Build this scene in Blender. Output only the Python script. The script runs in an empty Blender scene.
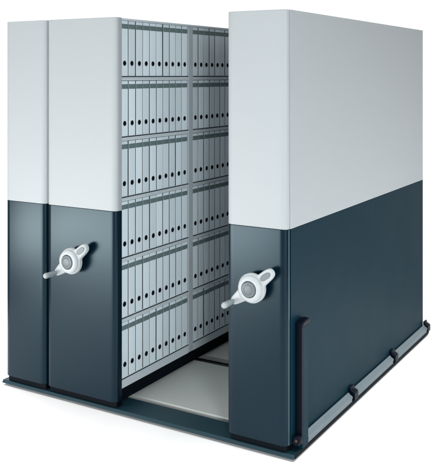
import bpy, bmesh, math, random
from mathutils import Vector, Matrix

random.seed(7)
S = bpy.context.scene
C = S.collection
PI = math.pi
G = 0.033                      # height of the floor in the surveyed coordinates; the floor itself is z = 0


def Z(z):
    return z - G


# ------------------------------------------------------------------ materials
def mat(name, col, rough=0.4, spec=0.5, metal=0.0, coat=0.0, var=0.04, bump=0.0, bscale=400, tint=None,
        var_scale=3.0, smudge=0.06):
    m = bpy.data.materials.new(name)
    m.use_nodes = True
    nt = m.node_tree
    n, l = nt.nodes, nt.links
    b = n['Principled BSDF']
    b.inputs['Roughness'].default_value = rough
    b.inputs['Metallic'].default_value = metal
    b.inputs['Specular IOR Level'].default_value = spec
    b.inputs['Coat Weight'].default_value = coat
    if tint:
        b.inputs['Specular Tint'].default_value = (*tint, 1)
    tc = n.new('ShaderNodeTexCoord')
    nz = n.new('ShaderNodeTexNoise')
    nz.inputs['Scale'].default_value = var_scale
    nz.inputs['Detail'].default_value = 6
    l.new(tc.outputs['Object'], nz.inputs['Vector'])
    oi = n.new('ShaderNodeObjectInfo')
    mr = n.new('ShaderNodeMapRange')
    mr.inputs[3].default_value = 1 - var
    mr.inputs[4].default_value = 1 + var
    l.new(nz.outputs['Fac'], mr.inputs[0])
    mx = n.new('ShaderNodeVectorMath')
    mx.operation = 'SCALE'
    mx.inputs[0].default_value = col
    l.new(mr.outputs[0], mx.inputs['Scale'])
    l.new(mx.outputs[0], b.inputs['Base Color'])
    mr2 = n.new('ShaderNodeMapRange')
    mr2.inputs[3].default_value = max(0.02, rough - smudge)
    mr2.inputs[4].default_value = min(1, rough + smudge)
    l.new(nz.outputs['Fac'], mr2.inputs[0])
    l.new(mr2.outputs[0], b.inputs['Roughness'])
    if bump:
        n2 = n.new('ShaderNodeTexNoise')
        n2.inputs['Scale'].default_value = bscale
        n2.inputs['Detail'].default_value = 2
        l.new(tc.outputs['Object'], n2.inputs['Vector'])
        bp = n.new('ShaderNodeBump')
        bp.inputs['Strength'].default_value = bump
        bp.inputs['Distance'].default_value = 0.001
        l.new(n2.outputs['Fac'], bp.inputs['Height'])
        l.new(bp.outputs[0], b.inputs['Normal'])
    return m


def paper_mat(name, col):
    """binder paper: every binder gets its own slight shade"""
    m = mat(name, col, rough=0.55, spec=0.3, var=0.02, bump=0.05, bscale=600)
    nt = m.node_tree
    n, l = nt.nodes, nt.links
    b = n['Principled BSDF']
    src = b.inputs['Base Color'].links[0].from_socket
    oi = n.new('ShaderNodeObjectInfo')
    mr = n.new('ShaderNodeMapRange')
    mr.inputs[3].default_value = 0.90
    mr.inputs[4].default_value = 1.06
    l.new(oi.outputs['Random'], mr.inputs[0])
    sc = n.new('ShaderNodeVectorMath')
    sc.operation = 'SCALE'
    l.new(src, sc.inputs[0])
    l.new(mr.outputs[0], sc.inputs['Scale'])
    l.new(sc.outputs[0], b.inputs['Base Color'])
    return m


M_LIGHT = mat('light grey lacquer', (0.355, 0.386, 0.402), rough=0.45, spec=0.20, var=0.012)
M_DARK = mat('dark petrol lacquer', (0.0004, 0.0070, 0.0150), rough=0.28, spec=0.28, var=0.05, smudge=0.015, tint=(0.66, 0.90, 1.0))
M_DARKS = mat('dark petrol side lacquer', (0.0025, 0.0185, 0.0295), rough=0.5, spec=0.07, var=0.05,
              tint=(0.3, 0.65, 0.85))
M_SHELF = mat('shelf steel', (0.54, 0.61, 0.65), rough=0.45, spec=0.3, var=0.02)
M_UPR = mat('upright steel', (0.40, 0.455, 0.485), rough=0.45, spec=0.3, var=0.02)
M_BASE = mat('base lacquer', (0.008, 0.030, 0.042), rough=0.42, spec=0.25, var=0.12, bump=0.08, bscale=250)
M_BLACK = mat('black plastic', (0.002, 0.004, 0.010), rough=0.4, spec=0.08)
M_VOID = mat('blackened steel and shade', (0.003, 0.005, 0.008), rough=0.6, spec=0.05)  # steel parts, and black standing in for shade under panels and at shelf fronts
M_STRIP = mat('aluminium strip', (0.145, 0.185, 0.205), rough=0.5, spec=0.3, metal=0.2, var=0.10, var_scale=14)
M_EDGE_HIGHLIGHT = mat('seam edge highlight', (0.12, 0.18, 0.21), rough=0.4, spec=0.3, metal=0.2)  # pale colour carries the highlight of the seam edge
M_HANDLE = mat('white plastic', (0.40, 0.435, 0.45), rough=0.38, spec=0.25, var=0.015)
M_CAP = mat('grey cap', (0.115, 0.14, 0.15), rough=0.4, spec=0.4)
M_KNOB = mat('pale grey knob', (0.29, 0.325, 0.335), rough=0.4, spec=0.3)
M_GRIP = mat('grey grip', (0.19, 0.23, 0.245), rough=0.4, spec=0.4)
M_PANEL = mat('floor panel vinyl', (0.41, 0.44, 0.425), rough=0.6, spec=0.25, var=0.06, bump=0.15, bscale=180)
M_RAIL = mat('rail steel', (0.10, 0.12, 0.13), rough=0.35, metal=0.8)
M_BIND = paper_mat('binder paper', (0.70, 0.80, 0.855))
M_BOARD = mat('binder board cloth', (0.07, 0.09, 0.10), rough=0.7, spec=0.2, var=0.08, var_scale=12)
M_BAND = mat('binder label band', (0.125, 0.18, 0.185), rough=0.55, spec=0.3, var=0.08, var_scale=9)
M_HOLE = mat('finger hole black', (0.004, 0.006, 0.010), rough=0.5, spec=0.2)
M_SCREW = mat('red brown screw', (0.06, 0.03, 0.03), rough=0.4, metal=0.5)


# ------------------------------------------------------------------ mesh helpers
def obj(name, bm, m, parent=None, smooth=0):
    bmesh.ops.recalc_face_normals(bm, faces=bm.faces)
    me = bpy.data.meshes.new(name)
    bm.to_mesh(me)
    bm.free()
    me.materials.append(m)
    o = bpy.data.objects.new(name, me)
    C.objects.link(o)
    if parent:
        o.parent = parent
    if smooth:
        for p in me.polygons:
            p.use_smooth = True
        me.set_sharp_from_angle(angle=math.radians(smooth))
    return o


def thing(name, label, cat, loc=(0, 0, 0), group=None):
    o = bpy.data.objects.new(name, None)
    C.objects.link(o)
    o.location = loc
    o.empty_display_size = 0.1
    o['label'] = label
    o['category'] = cat
    if group:
        o['group'] = group
    return o


def box(bm, x0, x1, y0, y1, z0, z1, bev=0.0):
    r = bmesh.ops.create_cube(bm, size=1)
    vs = r['verts']
    for v in vs:
        v.co = Vector((x0 + (v.co.x + .5) * (x1 - x0), y0 + (v.co.y + .5) * (y1 - y0), z0 + (v.co.z + .5) * (z1 - z0)))
    if bev:
        es = list({e for v in vs for e in v.link_edges})
        bmesh.ops.bevel(bm, geom=es, offset=bev, segments=2, affect='EDGES', profile=0.5)
    return bm


def prism(bm, pts, z0, z1):
    """extrude a plan outline (x, y) from z0 to z1"""
    a = [bm.verts.new((x, y, z0)) for x, y in pts]
    b = [bm.verts.new((x, y, z1)) for x, y in pts]
    n = len(pts)
    bm.faces.new(a)
    bm.faces.new(b)
    for i in range(n):
        bm.faces.new((a[i], a[(i + 1) % n], b[(i + 1) % n], b[i]))
    return bm


def prism_x(bm, pts, x0, x1):
    a = [bm.verts.new((x0, y, z)) for y, z in pts]
    b = [bm.verts.new((x1, y, z)) for y, z in pts]
    n = len(pts)
    bm.faces.new(a)
    bm.faces.new(b)
    for i in range(n):
        bm.faces.new((a[i], a[(i + 1) % n], b[(i + 1) % n], b[i]))
    return bm


def prism_y(bm, pts, y0, y1):
    a = [bm.verts.new((x, y0, z)) for x, z in pts]
    b = [bm.verts.new((x, y1, z)) for x, z in pts]
    n = len(pts)
    bm.faces.new(a)
    bm.faces.new(b)
    for i in range(n):
        bm.faces.new((a[i], a[(i + 1) % n], b[(i + 1) % n], b[i]))
    return bm


def lathe_y(bm, prof, cx, cz, seg=40):
    """revolve (radius, y) about an axis along y through (cx, cz); closed ends"""
    rings = []
    for r, y in prof:
        if r < 1e-6:
            rings.append([bm.verts.new((cx, y, cz))])
        else:
            rings.append([bm.verts.new((cx + r * math.cos(2 * PI * i / seg), y, cz + r * math.sin(2 * PI * i / seg)))
                          for i in range(seg)])
    for a, b in zip(rings, rings[1:]):
        if len(a) == 1 and len(b) == 1:
            continue
        for i in range(seg):
            j = (i + 1) % seg
            if len(a) == 1:
                bm.faces.new((a[0], b[i], b[j]))
            elif len(b) == 1:
                bm.faces.new((a[i], a[j], b[0]))
            else:
                bm.faces.new((a[i], a[j], b[j], b[i]))
    for ring in (rings[0], rings[-1]):
        if len(ring) > 1:
            bm.faces.new(ring)
    return bm


def bevel_mod(o, w, seg=2, ang=40):
    md = o.modifiers.new('bevel', 'BEVEL')
    md.width = w
    md.segments = seg
    md.limit_method = 'ANGLE'
    md.angle_limit = math.radians(ang)
    md.harden_normals = False
    for p in o.data.polygons:
        p.use_smooth = True
    o.data.set_sharp_from_angle(angle=math.radians(50))
    return o


# ------------------------------------------------------------------ setting
ZB, ZT, ZM = Z(0.10), Z(2.25), Z(1.165)       # bottom / top / colour split of the front panels
DEPTH = 2.24

bm = bmesh.new()
prism(bm, [(x, y) for x, y in ((-3.3, -5.0), (2.6, -5.0), (2.6, 2.75), (-3.3, 2.75))], -0.02, 0.0)
M_FLOOR = mat('white studio floor', (0.90, 0.90, 0.90), rough=0.7, spec=0.1, var=0.004)
fl = obj('floor', bm, M_FLOOR)
fl['kind'] = 'structure'

# ------------------------------------------------------------------ the base platform
base = thing('base_platform', 'dark blue steel base platform with rails and grey floor panels under the shelving units',
             'platform', (-0.94, 1.13, 0))
bx, by = base.location.x, base.location.y
BT = Z(0.064)                                  # top of the base frame
XL, XR = -1.938, 0.030


def child(name, bm, m, parent, smooth=0):
    """shift a mesh built in world coordinates into its parent's frame"""
    p = parent.location.copy()
    q = parent
    while q.parent:
        q = q.parent
        p += q.location
    for v in bm.verts:
        v.co -= p
    return obj(name, bm, m, parent, smooth)


bm = bmesh.new()
# front sill with a chamfered ramp nose and a clipped right corner
prism_x(bm, [(0.006, 0.012), (0.003, 0.015), (0.012, BT), (0.178, BT), (0.178, 0.012)], XL, XR)
box(bm, XL + 0.06, XR - 0.05, 0.055, 0.170, 0.0005, 0.0118)
# cross members either side of the rail grooves, rear sill, end sills
prism_x(bm, [(2.10, 0.012), (2.10, BT), (2.29, BT), (2.29, 0.012)], XL, XR)
box(bm, XL + 0.06, XR - 0.05, 2.11, 2.25, 0.0005, 0.0118)
box(bm, XL, XL + 0.05, 0.178, 2.10, 0.0, BT - 0.001)
box(bm, XR - 0.09, XR, 0.178, 2.10, 0.014, BT - 0.001)
box(bm, XR - 0.088, XR - 0.03, 0.178, 2.10, 0.0005, 0.0139)
o = child('base_frame', bm, M_BASE, base)
bevel_mod(o, 0.004, 2)

bm = bmesh.new()
box(bm, XL + 0.05, XR - 0.09, 0.178, 2.10, 0.001, 0.006)
child('rail_bed', bm, M_VOID, base)

for y0, y1 in ((0.214, 0.885), (1.0, 1.56), (1.67, 2.02)):
    bm = bmesh.new()
    box(bm, -1.86, -0.06, y0, y1, 0.006, Z(0.068), 0.002)
    child('floor_panel', bm, M_PANEL, base)
for yc in (0.196, 0.942, 1.615):
    bm = bmesh.new()
    box(bm, -1.86, -0.06, yc - 0.008, yc + 0.008, 0.006, 0.018, 0.002)
    child('rail', bm, M_RAIL, base)

# aluminium edge strips along the right side, broken by black stoppers
for y0, y1 in ((0.175, 0.775), (0.865, 1.49), (1.585, 2.235)):
    bm = bmesh.new()
    prism_y(bm, [(0.003, Z(0.0645)), (0.003, Z(0.112)), (0.009, Z(0.114)), (0.016, Z(0.108)), (0.018, Z(0.104)),
                 (0.030, Z(0.098)), (0.034, Z(0.094)), (0.034, Z(0.084)), (0.0305, Z(0.081)), (0.0305, Z(0.0645))], y0, y1)
    o = child('edge_strip', bm, M_STRIP, base)
    bevel_mod(o, 0.002, 2)
bm = bmesh.new()
prism_y(bm, [(0.0302, 0.013), (0.0302, Z(0.064)), (0.0325, Z(0.064)), (0.0325, 0.013)], 0.016, 2.27)
child('side_skirt', bm, M_VOID, base)
for yc in (0.82, 1.537, 2.262):
    bm = bmesh.new()
    prism_y(bm, [(0.002, Z(0.0650)), (0.002, Z(0.138)), (0.012, Z(0.138)), (0.018, Z(0.122)), (0.040, Z(0.110)), (0.040, Z(0.0650))],
            yc - 0.029, yc + 0.029)
    o = child('stopper', bm, M_BLACK, base)
    bevel_mod(o, 0.004, 2)

bm = bmesh.new()
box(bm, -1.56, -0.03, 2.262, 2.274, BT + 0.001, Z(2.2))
child('aisle_light_blocker', bm, M_VOID, base)  # unseen panel, added to keep the bright backdrop from lighting the aisle

# the bumper post at the front right corner
bm = bmesh.new()
box(bm, 0.003, 0.036, 0.095, 0.165, Z(0.0650), Z(0.672), 0.004)
post = child('bumper_post', bm, M_DARKS, base)
bm = bmesh.new()
box(bm, 0.004, 0.037, 0.083, 0.0945, Z(0.09), Z(0.676), 0.003)
child('rubber_strip', bm, M_BLACK, post)
bm = bmesh.new()
prism_x(bm, [(0.080, Z(0.672)), (0.080, Z(0.690)), (0.110, Z(0.702)), (0.172, Z(0.702)), (0.176, Z(0.690)), (0.170, Z(0.6725))], 0.001, 0.042)
o = child('post_cap', bm, M_BLACK, post)
bevel_mod(o, 0.006, 3)
bm = bmesh.new()
lathe_y(bm, [(0.020, 0.078), (0.024, 0.074), (0.024, 0.056), (0.021, 0.046), (0.0, 0.045)], 0.021, Z(0.118), 24)
o = child('post_foot', bm, M_BLACK, post, 50)
bm = bmesh.new()
lathe_y(bm, [(0.008, 0.0449), (0.008, 0.041), (0.005, 0.039), (0.0, 0.039)], 0.024, Z(0.122), 16)
child('screw', bm, M_SCREW, post)


# ------------------------------------------------------------------ shelving units
def arc(cx, cy, rx, ry, a0, a1, n=8):
    return [(cx + rx * math.cos(a0 + (a1 - a0) * i / n), cy + ry * math.sin(a0 + (a1 - a0) * i / n)) for i in range(n + 1)]


def front_outline(x0, x1, back, rx=0.042, ry=0.020, inset=0.0):
    p = [(x0, back)]
    p += arc(x0 + rx, ry, rx, ry, PI, 1.5 * PI)
    p += arc(x1 - rx, ry, rx, ry, 1.5 * PI, 2 * PI)
    p += [(x1, back)]
    return p


def front_panels(t, x0, x1, back, ry=0.020):
    bm = bmesh.new()
    prism(bm, front_outline(x0, x1, back, ry=ry), ZB, ZM)
    o = child('lower_front_panel', bm, M_DARK, t, 30)
    bevel_mod(o, 0.002, 2, 60)
    bm = bmesh.new()
    box(bm, x0 + 0.012, x1 - 0.012, 0.022, 0.069, BT + 0.001, ZB - 0.0005)
    child('panel_gap_shade', bm, M_VOID, t)  # black box added to draw the shadow gap below the panel
    bm = bmesh.new()
    prism(bm, front_outline(x0, x1, back, ry=ry), ZM + 0.0005, ZT)
    o = child('upper_front_panel', bm, M_LIGHT, t, 30)
    bevel_mod(o, 0.003, 2, 60)


def crank(t, cx, cz):
    """white two-armed crank with a grey hub cap"""
    y0, y1 = -0.030, -0.062
    # outline in polar form round the hub: circle plus two arms, necks filleted
    R = 0.074
    up, lo = math.radians(40), math.radians(217)
    pts = []

    def arm(th, a, L, w0, w1, rnd):
        """half width of the arm seen from angle th -> radius reached"""
        d = (th - a + PI) % (2 * PI) - PI
        if abs(d) > 1.2:
            return 0
        best = 0
        for i in range(0, 301):
            s = L * i / 300
            w = w0 + (w1 - w0) * min(1, s / (L - rnd))
            if s > L - rnd:
                w = w1 * math.sqrt(max(0, 1 - ((s - (L - rnd)) / rnd) ** 2))
            if s * abs(math.tan(d)) <= w:
                best = max(best, s / math.cos(d))
        return best
    N = 220
    rad = []
    for i in range(N):
        th = 2 * PI * i / N
        rad.append(max(R, arm(th, up, 0.154, 0.036, 0.027, 0.027), arm(th, lo, 0.142, 0.048, 0.020, 0.012)))
    sm = [sum(rad[(i + k) % N] for k in range(-2, 3)) / 5 for i in range(N)]
    for i in range(N):
        th = 2 * PI * i / N
        pts.append((cx + sm[i] * math.cos(th), cz + sm[i] * math.sin(th)))
    bm = bmesh.new()
    # rounded slab: inset outline on the face
    def ring(k, y):
        out = []
        for i in range(N):
            th = 2 * PI * i / N
            r = sm[i]
            # normal offset along the outline
            p0 = Vector(pts[i - 1]); p1 = Vector(pts[(i + 1) % N])
            tn = (p1 - p0).normalized()
            nr = Vector((tn.y, -tn.x))
            q = Vector(pts[i]) - nr * k
            out.append(bm.verts.new((q.x, y, q.y)))
        return out
    rs = [ring(0.006, y0), ring(0, y0 - 0.005), ring(0, y1 + 0.010), ring(0.003, y1 + 0.004), ring(0.009, y1)]
    for a, b in zip(rs, rs[1:]):
        for i in range(N):
            j = (i + 1) % N
            bm.faces.new((a[i], a[j], b[j], b[i]))
    bm.faces.new(rs[0])
    bm.faces.new(rs[-1])
    h = child('crank_handle', bm, M_HANDLE, t, 35)
    # raised hub ring with a grey cap
    bm = bmesh.new()
    lathe_y(bm, [(0.069, y1 + 0.002), (0.0675, y1 - 0.001), (0.066, y1 - 0.0005), (0.065, y1 - 0.010), (0.058, y1 - 0.017), (0.047, y1 - 0.0205), (0.042, y1 - 0.019), (0.0405, y1 - 0.014), (0.0405, y1)], cx, cz)
    child('hub_ring', bm, M_HANDLE, h, 40)
    bm = bmesh.new()
    lathe_y(bm, [(0.0385, y1 + 0.001), (0.0385, y1 - 0.019), (0.035, y1 - 0.024), (0.024, y1 - 0.0265), (0.0225, y1 - 0.0250), (0.021, y1 - 0.0268), (0.010, y1 - 0.028), (0.0, y1 - 0.0285)], cx, cz)
    child('hub_cap', bm, M_CAP, h, 40)
    bm = bmesh.new()
    lathe_y(bm, [(0.050, 0.0005), (0.045, -0.006), (0.032, -0.008), (0.032, y0 + 0.001)], cx, cz)
    child('spindle', bm, M_VOID, h, 40)
    # grey oblong inset at the end of the upper arm
    bm = bmesh.new()
    ca, sa = math.cos(math.radians(36)), math.sin(math.radians(36))
    ox, oz = cx + 0.108 * math.cos(up), cz + 0.108 * math.sin(up)
    loop = []
    for i in range(32):
        a = 2 * PI * i / 32
        u, v = 0.027 * math.cos(a), 0.0145 * math.sin(a)
        u += 0.006 * (1 if u > 0 else -1)
        loop.append((ox + u * ca - v * sa, oz + u * sa + v * ca))
    prism_y(bm, loop, y1 - 0.004, y1 + 0.004)
    o = child('grip_recess', bm, M_CAP, h, 40)
    bevel_mod(o, 0.002, 2, 50)
    # grip sticking out of the lower arm
    gx, gz = cx + 0.128 * math.cos(lo), cz + 0.128 * math.sin(lo)
    bm = bmesh.new()
    lathe_y(bm, [(0.013, y1 + 0.004), (0.013, y1 - 0.012), (0.015, y1 - 0.030), (0.0155, y1 - 0.058), (0.013, y1 - 0.066)], gx, gz, 24)
    g = child('grip', bm, M_GRIP, h, 40)
    bm = bmesh.new()
    lathe_y(bm, [(0.012, y1 - 0.0655), (0.0155, y1 - 0.070), (0.0165, y1 - 0.078), (0.0135, y1 - 0.088), (0.007, y1 - 0.092), (0, y1 - 0.093)], gx, gz, 24)
    child('grip_end', bm, M_KNOB, g, 40)


SHELF = [Z(1.921 - 0.3418 * k) for k in range(6)]     # heights of the six shelf boards
BAYS = [(0.063, 0.760), (0.812, 1.509), (1.561, 2.205)]


def shelving(t, xf, xb, y_end):
    """open shelving whose face is at x = xf and whose back is at x = xb"""
    d = 1 if xf > xb else -1
    lo, hi = min(xf, xb), max(xf, xb)
    bm = bmesh.new()
    box(bm, *(sorted((xb, xb + d * 0.012))), 0.0555, y_end, Z(0.158), Z(2.235))
    child('back_panel', bm, M_SHELF, t)
    for (y0, y1) in ((0.760, 0.812), (1.509, 1.561), (2.205, y_end)):
        bm = bmesh.new()
        box(bm, *(sorted((xb + d * 0.013, xf))), y0 + 0.0005, y1 - 0.0005, Z(0.158), Z(2.235), 0.002)
        # slotted front of the upright
        o = child('upright', bm, M_UPR, t)
    for k, zs in enumerate(SHELF):
        for (y0, y1) in BAYS:
            bm = bmesh.new()
            a, b = sorted((xb + d * 0.014, xf - d * 0.001))
            lip = 0.055 if k == 5 else 0.026
            f0, f1 = sorted((xf - d * 0.001, xf - d * 0.016))
            box(bm, a, b, y0 + 0.001, y1 - 0.001, zs - 0.014, zs)
            box(bm, f0, f1, y0 + 0.0012, y1 - 0.0012, zs - lip, zs - 0.0145)
            sh = child('shelf', bm, M_SHELF, t)
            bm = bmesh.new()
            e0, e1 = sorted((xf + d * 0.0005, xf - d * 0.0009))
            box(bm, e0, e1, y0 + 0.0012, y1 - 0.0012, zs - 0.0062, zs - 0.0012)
            child('shelf_shade_line', bm, M_VOID, sh)  # black strip painting the shade line at the binder feet
    bm = bmesh.new()
    box(bm, lo, hi + (0.002 if d > 0 else 0), 0.0555, y_end, Z(2.2355), Z(2.248), 0.002)
    if d > 0:
        pass
    child('top_board', bm, M_SHELF, t)
    bm = bmesh.new()
    a, b = sorted((xb + d * 0.02, xf - d * 0.035))
    box(bm, a, b, 0.07, y_end - 0.03, Z(0.0690), Z(0.1575))
    child('carriage', bm, M_VOID, t)


GRP = 'two tone mobile shelving units on the base platform'
# right hand unit, closed on its right side
ru = thing('shelving_unit', 'nearest shelving unit, right of the aisle, with closed two tone side wall and white crank', 'shelving unit',
           (-0.168, DEPTH / 2, Z(0.075)), GRP)
front_panels(ru, -0.346, -0.005, 0.032, ry=0.021)
crank(ru, -0.175, Z(0.870))
bm = bmesh.new()
box(bm, -0.024, -0.001, 0.0365, DEPTH, ZB, ZM, 0.002)
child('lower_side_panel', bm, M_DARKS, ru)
bm = bmesh.new()
box(bm, -0.024, -0.001, 0.0330, DEPTH, ZM + 0.0005, ZT, 0.002)
child('upper_side_panel', bm, M_LIGHT, ru)
bm = bmesh.new()
box(bm, -0.0056, -0.0036, 0.0200, 0.0245, ZB + 0.004, ZM - 0.002)
child('corner_edge_highlight', bm, M_EDGE_HIGHLIGHT, ru)  # bright edge highlight of the corner seam, put in as a pale strip
shelving(ru, -0.325, -0.026, DEPTH - 0.004)

# middle unit, open on the aisle side
mu = thing('shelving_unit', 'middle shelving unit with white crank, its open aisle side filled with pale binders', 'shelving unit',
           (-1.31, DEPTH / 2, Z(0.075)), GRP)
front_panels(mu, -1.577, -1.059, 0.055, ry=0.030)
crank(mu, -1.345, Z(0.868))
shelving(mu, -1.070, -1.40, DEPTH - 0.004)
bm = bmesh.new()
box(bm, -1.562, -1.402, 0.0555, DEPTH - 0.004, Z(0.11), Z(2.246), 0.002)
child('rear_casing', bm, M_SHELF, mu)

# far left unit
lu = thing('shelving_unit', 'narrow plain shelving unit without a crank, standing at the far left end', 'shelving unit',
           (-1.73, DEPTH / 2, Z(0.075)), GRP)
front_panels(lu, -1.910, -1.586, 0.055, ry=0.030)
bm = bmesh.new()
box(bm, -1.887, -1.574, 0.0555, DEPTH - 0.004, Z(0.11), Z(2.246), 0.002)
child('casing', bm, M_SHELF, lu)
bm = bmesh.new()
box(bm, -1.86, -1.60, 0.07, DEPTH - 0.04, Z(0.0690), Z(0.1095))
child('carriage', bm, M_VOID, lu)


# ------------------------------------------------------------------ binders (origin at the foot of the spine, spine faces +x)
BW, BH, BD = 0.0620, 0.3125, 0.285
HZ, HR = 0.072, 0.0118


def make_binder():
    bm = bmesh.new()
    hw, r = BW / 2, 0.0015
    # side profile in plan, spine at x = 0 with rounded edges
    left = [(-r + r * math.cos(a), -hw + r + r * math.sin(a)) for a in [(-PI / 2) + (PI / 2) * i / 4 for i in range(5)]]
    right = [(x, -y) for x, y in reversed(left)]
    back = [(-BD, hw), (-BD, -hw)]
    plan = left + right + back
    n = len(plan)
    a = [bm.verts.new((x, y, 0)) for x, y in plan]
    b = [bm.verts.new((x, y, BH)) for x, y in plan]
    bm.faces.new(a)
    bm.faces.new(b)
    iF = len(left) - 1                       # front face lies between left[-1] and right[0]
    for i in range(n):
        j = (i + 1) % n
        if i != iF:
            bm.faces.new((a[i], a[j], b[j], b[i]))
    fy = left[-1][1]
    # pierced spine: square patch of 16 points round the hole
    h = -fy
    K = 24
    circ, sq = [], []
    for i in range(K):
        t = 2 * PI * i / K + PI / 4
        c, s = math.cos(t), math.sin(t)
        circ.append(bm.verts.new((0, HR * c, HZ + HR * s)))
        k = h / max(abs(c), abs(s))
        sq.append(bm.verts.new((0, k * c, HZ + k * s)))
    inner = [bm.verts.new((-0.014, v.co.y, v.co.z)) for v in circ]
    for i in range(K):
        j = (i + 1) % K
        bm.faces.new((circ[i], circ[j], sq[j], sq[i]))
        bm.faces.new((circ[i], circ[j], inner[j], inner[i]))
    bm.faces.new(inner)
    q = K // 4
    top = sq[0:q + 1]                        # from +y corner to -y corner along the top
    bot = sq[2 * q:3 * q + 1]
    bm.faces.new([b[iF + 1], b[iF]] + list(reversed(top)))
    bm.faces.new([a[iF], a[iF + 1]] + list(reversed(bot)))
    for vs in ((sq[q:2 * q + 1], a[iF], b[iF]), ([*sq[3 * q:], sq[0]], b[iF + 1], a[iF + 1])):
        pass
    o = obj('ring_binder', bm, M_BIND, None, 35)
    o.data.materials.append(M_BOARD)           # the boards behind the pale spine sheet are dark cloth
    for p in o.data.polygons:
        if p.normal.x < 0.35 and p.center.x < -0.0005:
            p.material_index = 1
    # label band
    bm = bmesh.new()
    yb = hw - 0.0015
    prism(bm, [(0.0006, -yb), (0.0006, yb), (-0.0012, yb + 0.0018), (-0.006, yb + 0.0021), (-0.006, -yb - 0.0021), (-0.0012, -yb - 0.0018)], 0.268, 0.295)
    lb = obj('label_band', bm, M_BAND, o)
    # black ringed finger hole
    bm = bmesh.new()
    K = 28
    prof = [(HR - 0.004, -0.010), (HR - 0.003, 0.0008), (HR - 0.001, 0.0020), (HR + 0.0015, 0.0020), (HR + 0.003, 0.0004)]
    rings = [[bm.verts.new((x, r_ * math.cos(2 * PI * i / K), HZ + r_ * math.sin(2 * PI * i / K))) for i in range(K)] for r_, x in prof]
    for p, q_ in zip(rings, rings[1:]):
        for i in range(K):
            bm.faces.new((p[i], p[(i + 1) % K], q_[(i + 1) % K], q_[i]))
    bm.faces.new(rings[0])
    fh = obj('finger_hole', bm, M_HOLE, o, 50)
    return o


ORD = ['first', 'second', 'third', 'fourth', 'fifth', 'sixth', 'seventh', 'eighth', 'ninth', 'tenth']
ROWS = ['top shelf', 'second shelf from top', 'third shelf from top', 'third shelf from bottom', 'second shelf from bottom', 'bottom shelf']
proto = make_binder()
kids = list(proto.children)
first = True
for k, zs in enumerate(SHELF):
    for b, (y0, y1) in enumerate(BAYS[:2]):
        pitch = (y1 - y0 - 0.003) / 10
        for i in range(10):
            if first:
                o = proto
                first = False
            else:
                o = proto.copy()
                C.objects.link(o)
                for ch in kids:
                    c = ch.copy()
                    C.objects.link(c)
                    c.parent = o
            o.location = (-1.0735 - random.uniform(0, 0.004), y0 + 0.0015 + pitch * (i + .5) + random.uniform(-.0006, .0006), zs + 0.0005)
            o.rotation_euler = (random.uniform(-.002, .002), 0, random.uniform(-.012, .012))
            o['category'] = 'binder'
            o['group'] = 'pale grey binders on the open shelves'
            o['label'] = 'pale grey binder, %s from the front on the %s, %s bay' % (ORD[i], ROWS[k], ('near', 'rear')[b])

# ------------------------------------------------------------------ light
def area(name, loc, target, sx, sy, L, col=(1, 1, 1), spread=180):
    d = bpy.data.lights.new(name, 'AREA')
    d.shape = 'RECTANGLE'
    d.size, d.size_y = sx, sy
    d.energy = L * PI * sx * sy
    d.color = col
    d.spread = math.radians(spread)
    o = bpy.data.objects.new(name, d)
    C.objects.link(o)
    o.location = loc
    o.rotation_euler = (Vector(target) - Vector(loc)).to_track_quat('-Z', 'Y').to_euler()
    return o


area('key_softbox', (-2.9, -3.1, 0.40), (-0.9, 0.0, 0.9), 3.2, 0.50, 26.0, (1.0, 0.99, 0.97))
area('front_softbox', (3.35, -4.3, 2.0), (-0.9, 0.4, 1.1), 1.0, 2.2, 31.0, (0.95, 0.985, 1.0))
area('right_softbox', (4.4, 2.6, 1.3), (0.0, 1.6, 1.2), 2.6, 2.0, 3.6, (0.96, 0.985, 1.0))
area('overhead_softbox', (-0.5, -1.8, 5.0), (-0.5, -1.4, 0), 5.5, 2.6, 1.6, spread=105)
area('side_softbox', (2.6, 1.5, 4.4), (2.4, 1.5, 0.0), 5.0, 2.6, 4.5, spread=70)
area('rim_softbox', (-4.2, 0.8, 4.2), (-3.2, 0.6, 0.0), 4.5, 2.0, 3.4, spread=95)

w = bpy.data.worlds.new('World')
S.world = w
w.use_nodes = True
nt = w.node_tree
n, l = nt.nodes, nt.links
bg = n['Background']
tc = n.new('ShaderNodeTexCoord')
dt = n.new('ShaderNodeVectorMath'); dt.operation = 'DOT_PRODUCT'
dt.inputs[1].default_value = (-0.5, 0.866, 0)
l.new(tc.outputs['Generated'], dt.inputs[0])
mr = n.new('ShaderNodeMapRange'); mr.interpolation_type = 'SMOOTHSTEP'
mr.inputs[1].default_value = 0.40
mr.inputs[2].default_value = 0.75
mr.inputs[3].default_value = 0.09
mr.inputs[4].default_value = 1.08
l.new(dt.outputs['Value'], mr.inputs[0])
l.new(mr.outputs[0], bg.inputs['Strength'])
bg.inputs['Color'].default_value = (1, 1, 1, 1)

# ------------------------------------------------------------------ camera
cam = bpy.data.cameras.new('camera')
co = bpy.data.objects.new('camera', cam)
C.objects.link(co)
co.location = (1.7496, -3.6006, Z(1.9281))
co.rotation_euler = (PI / 2, 0, 0.5348)
cam.sensor_fit = 'HORIZONTAL'
cam.sensor_width = 36
cam.lens = 814.31 / 441 * 36
cam.shift_y = -(236.5 - 74.786) / 441
cam.clip_end = 200
S.camera = co

S.view_settings.view_transform = 'Standard'
S.view_settings.look = 'None'
S.view_settings.exposure = 0
S.view_settings.gamma = 1
S.render.film_transparent = False
S.cycles.max_bounces = 8
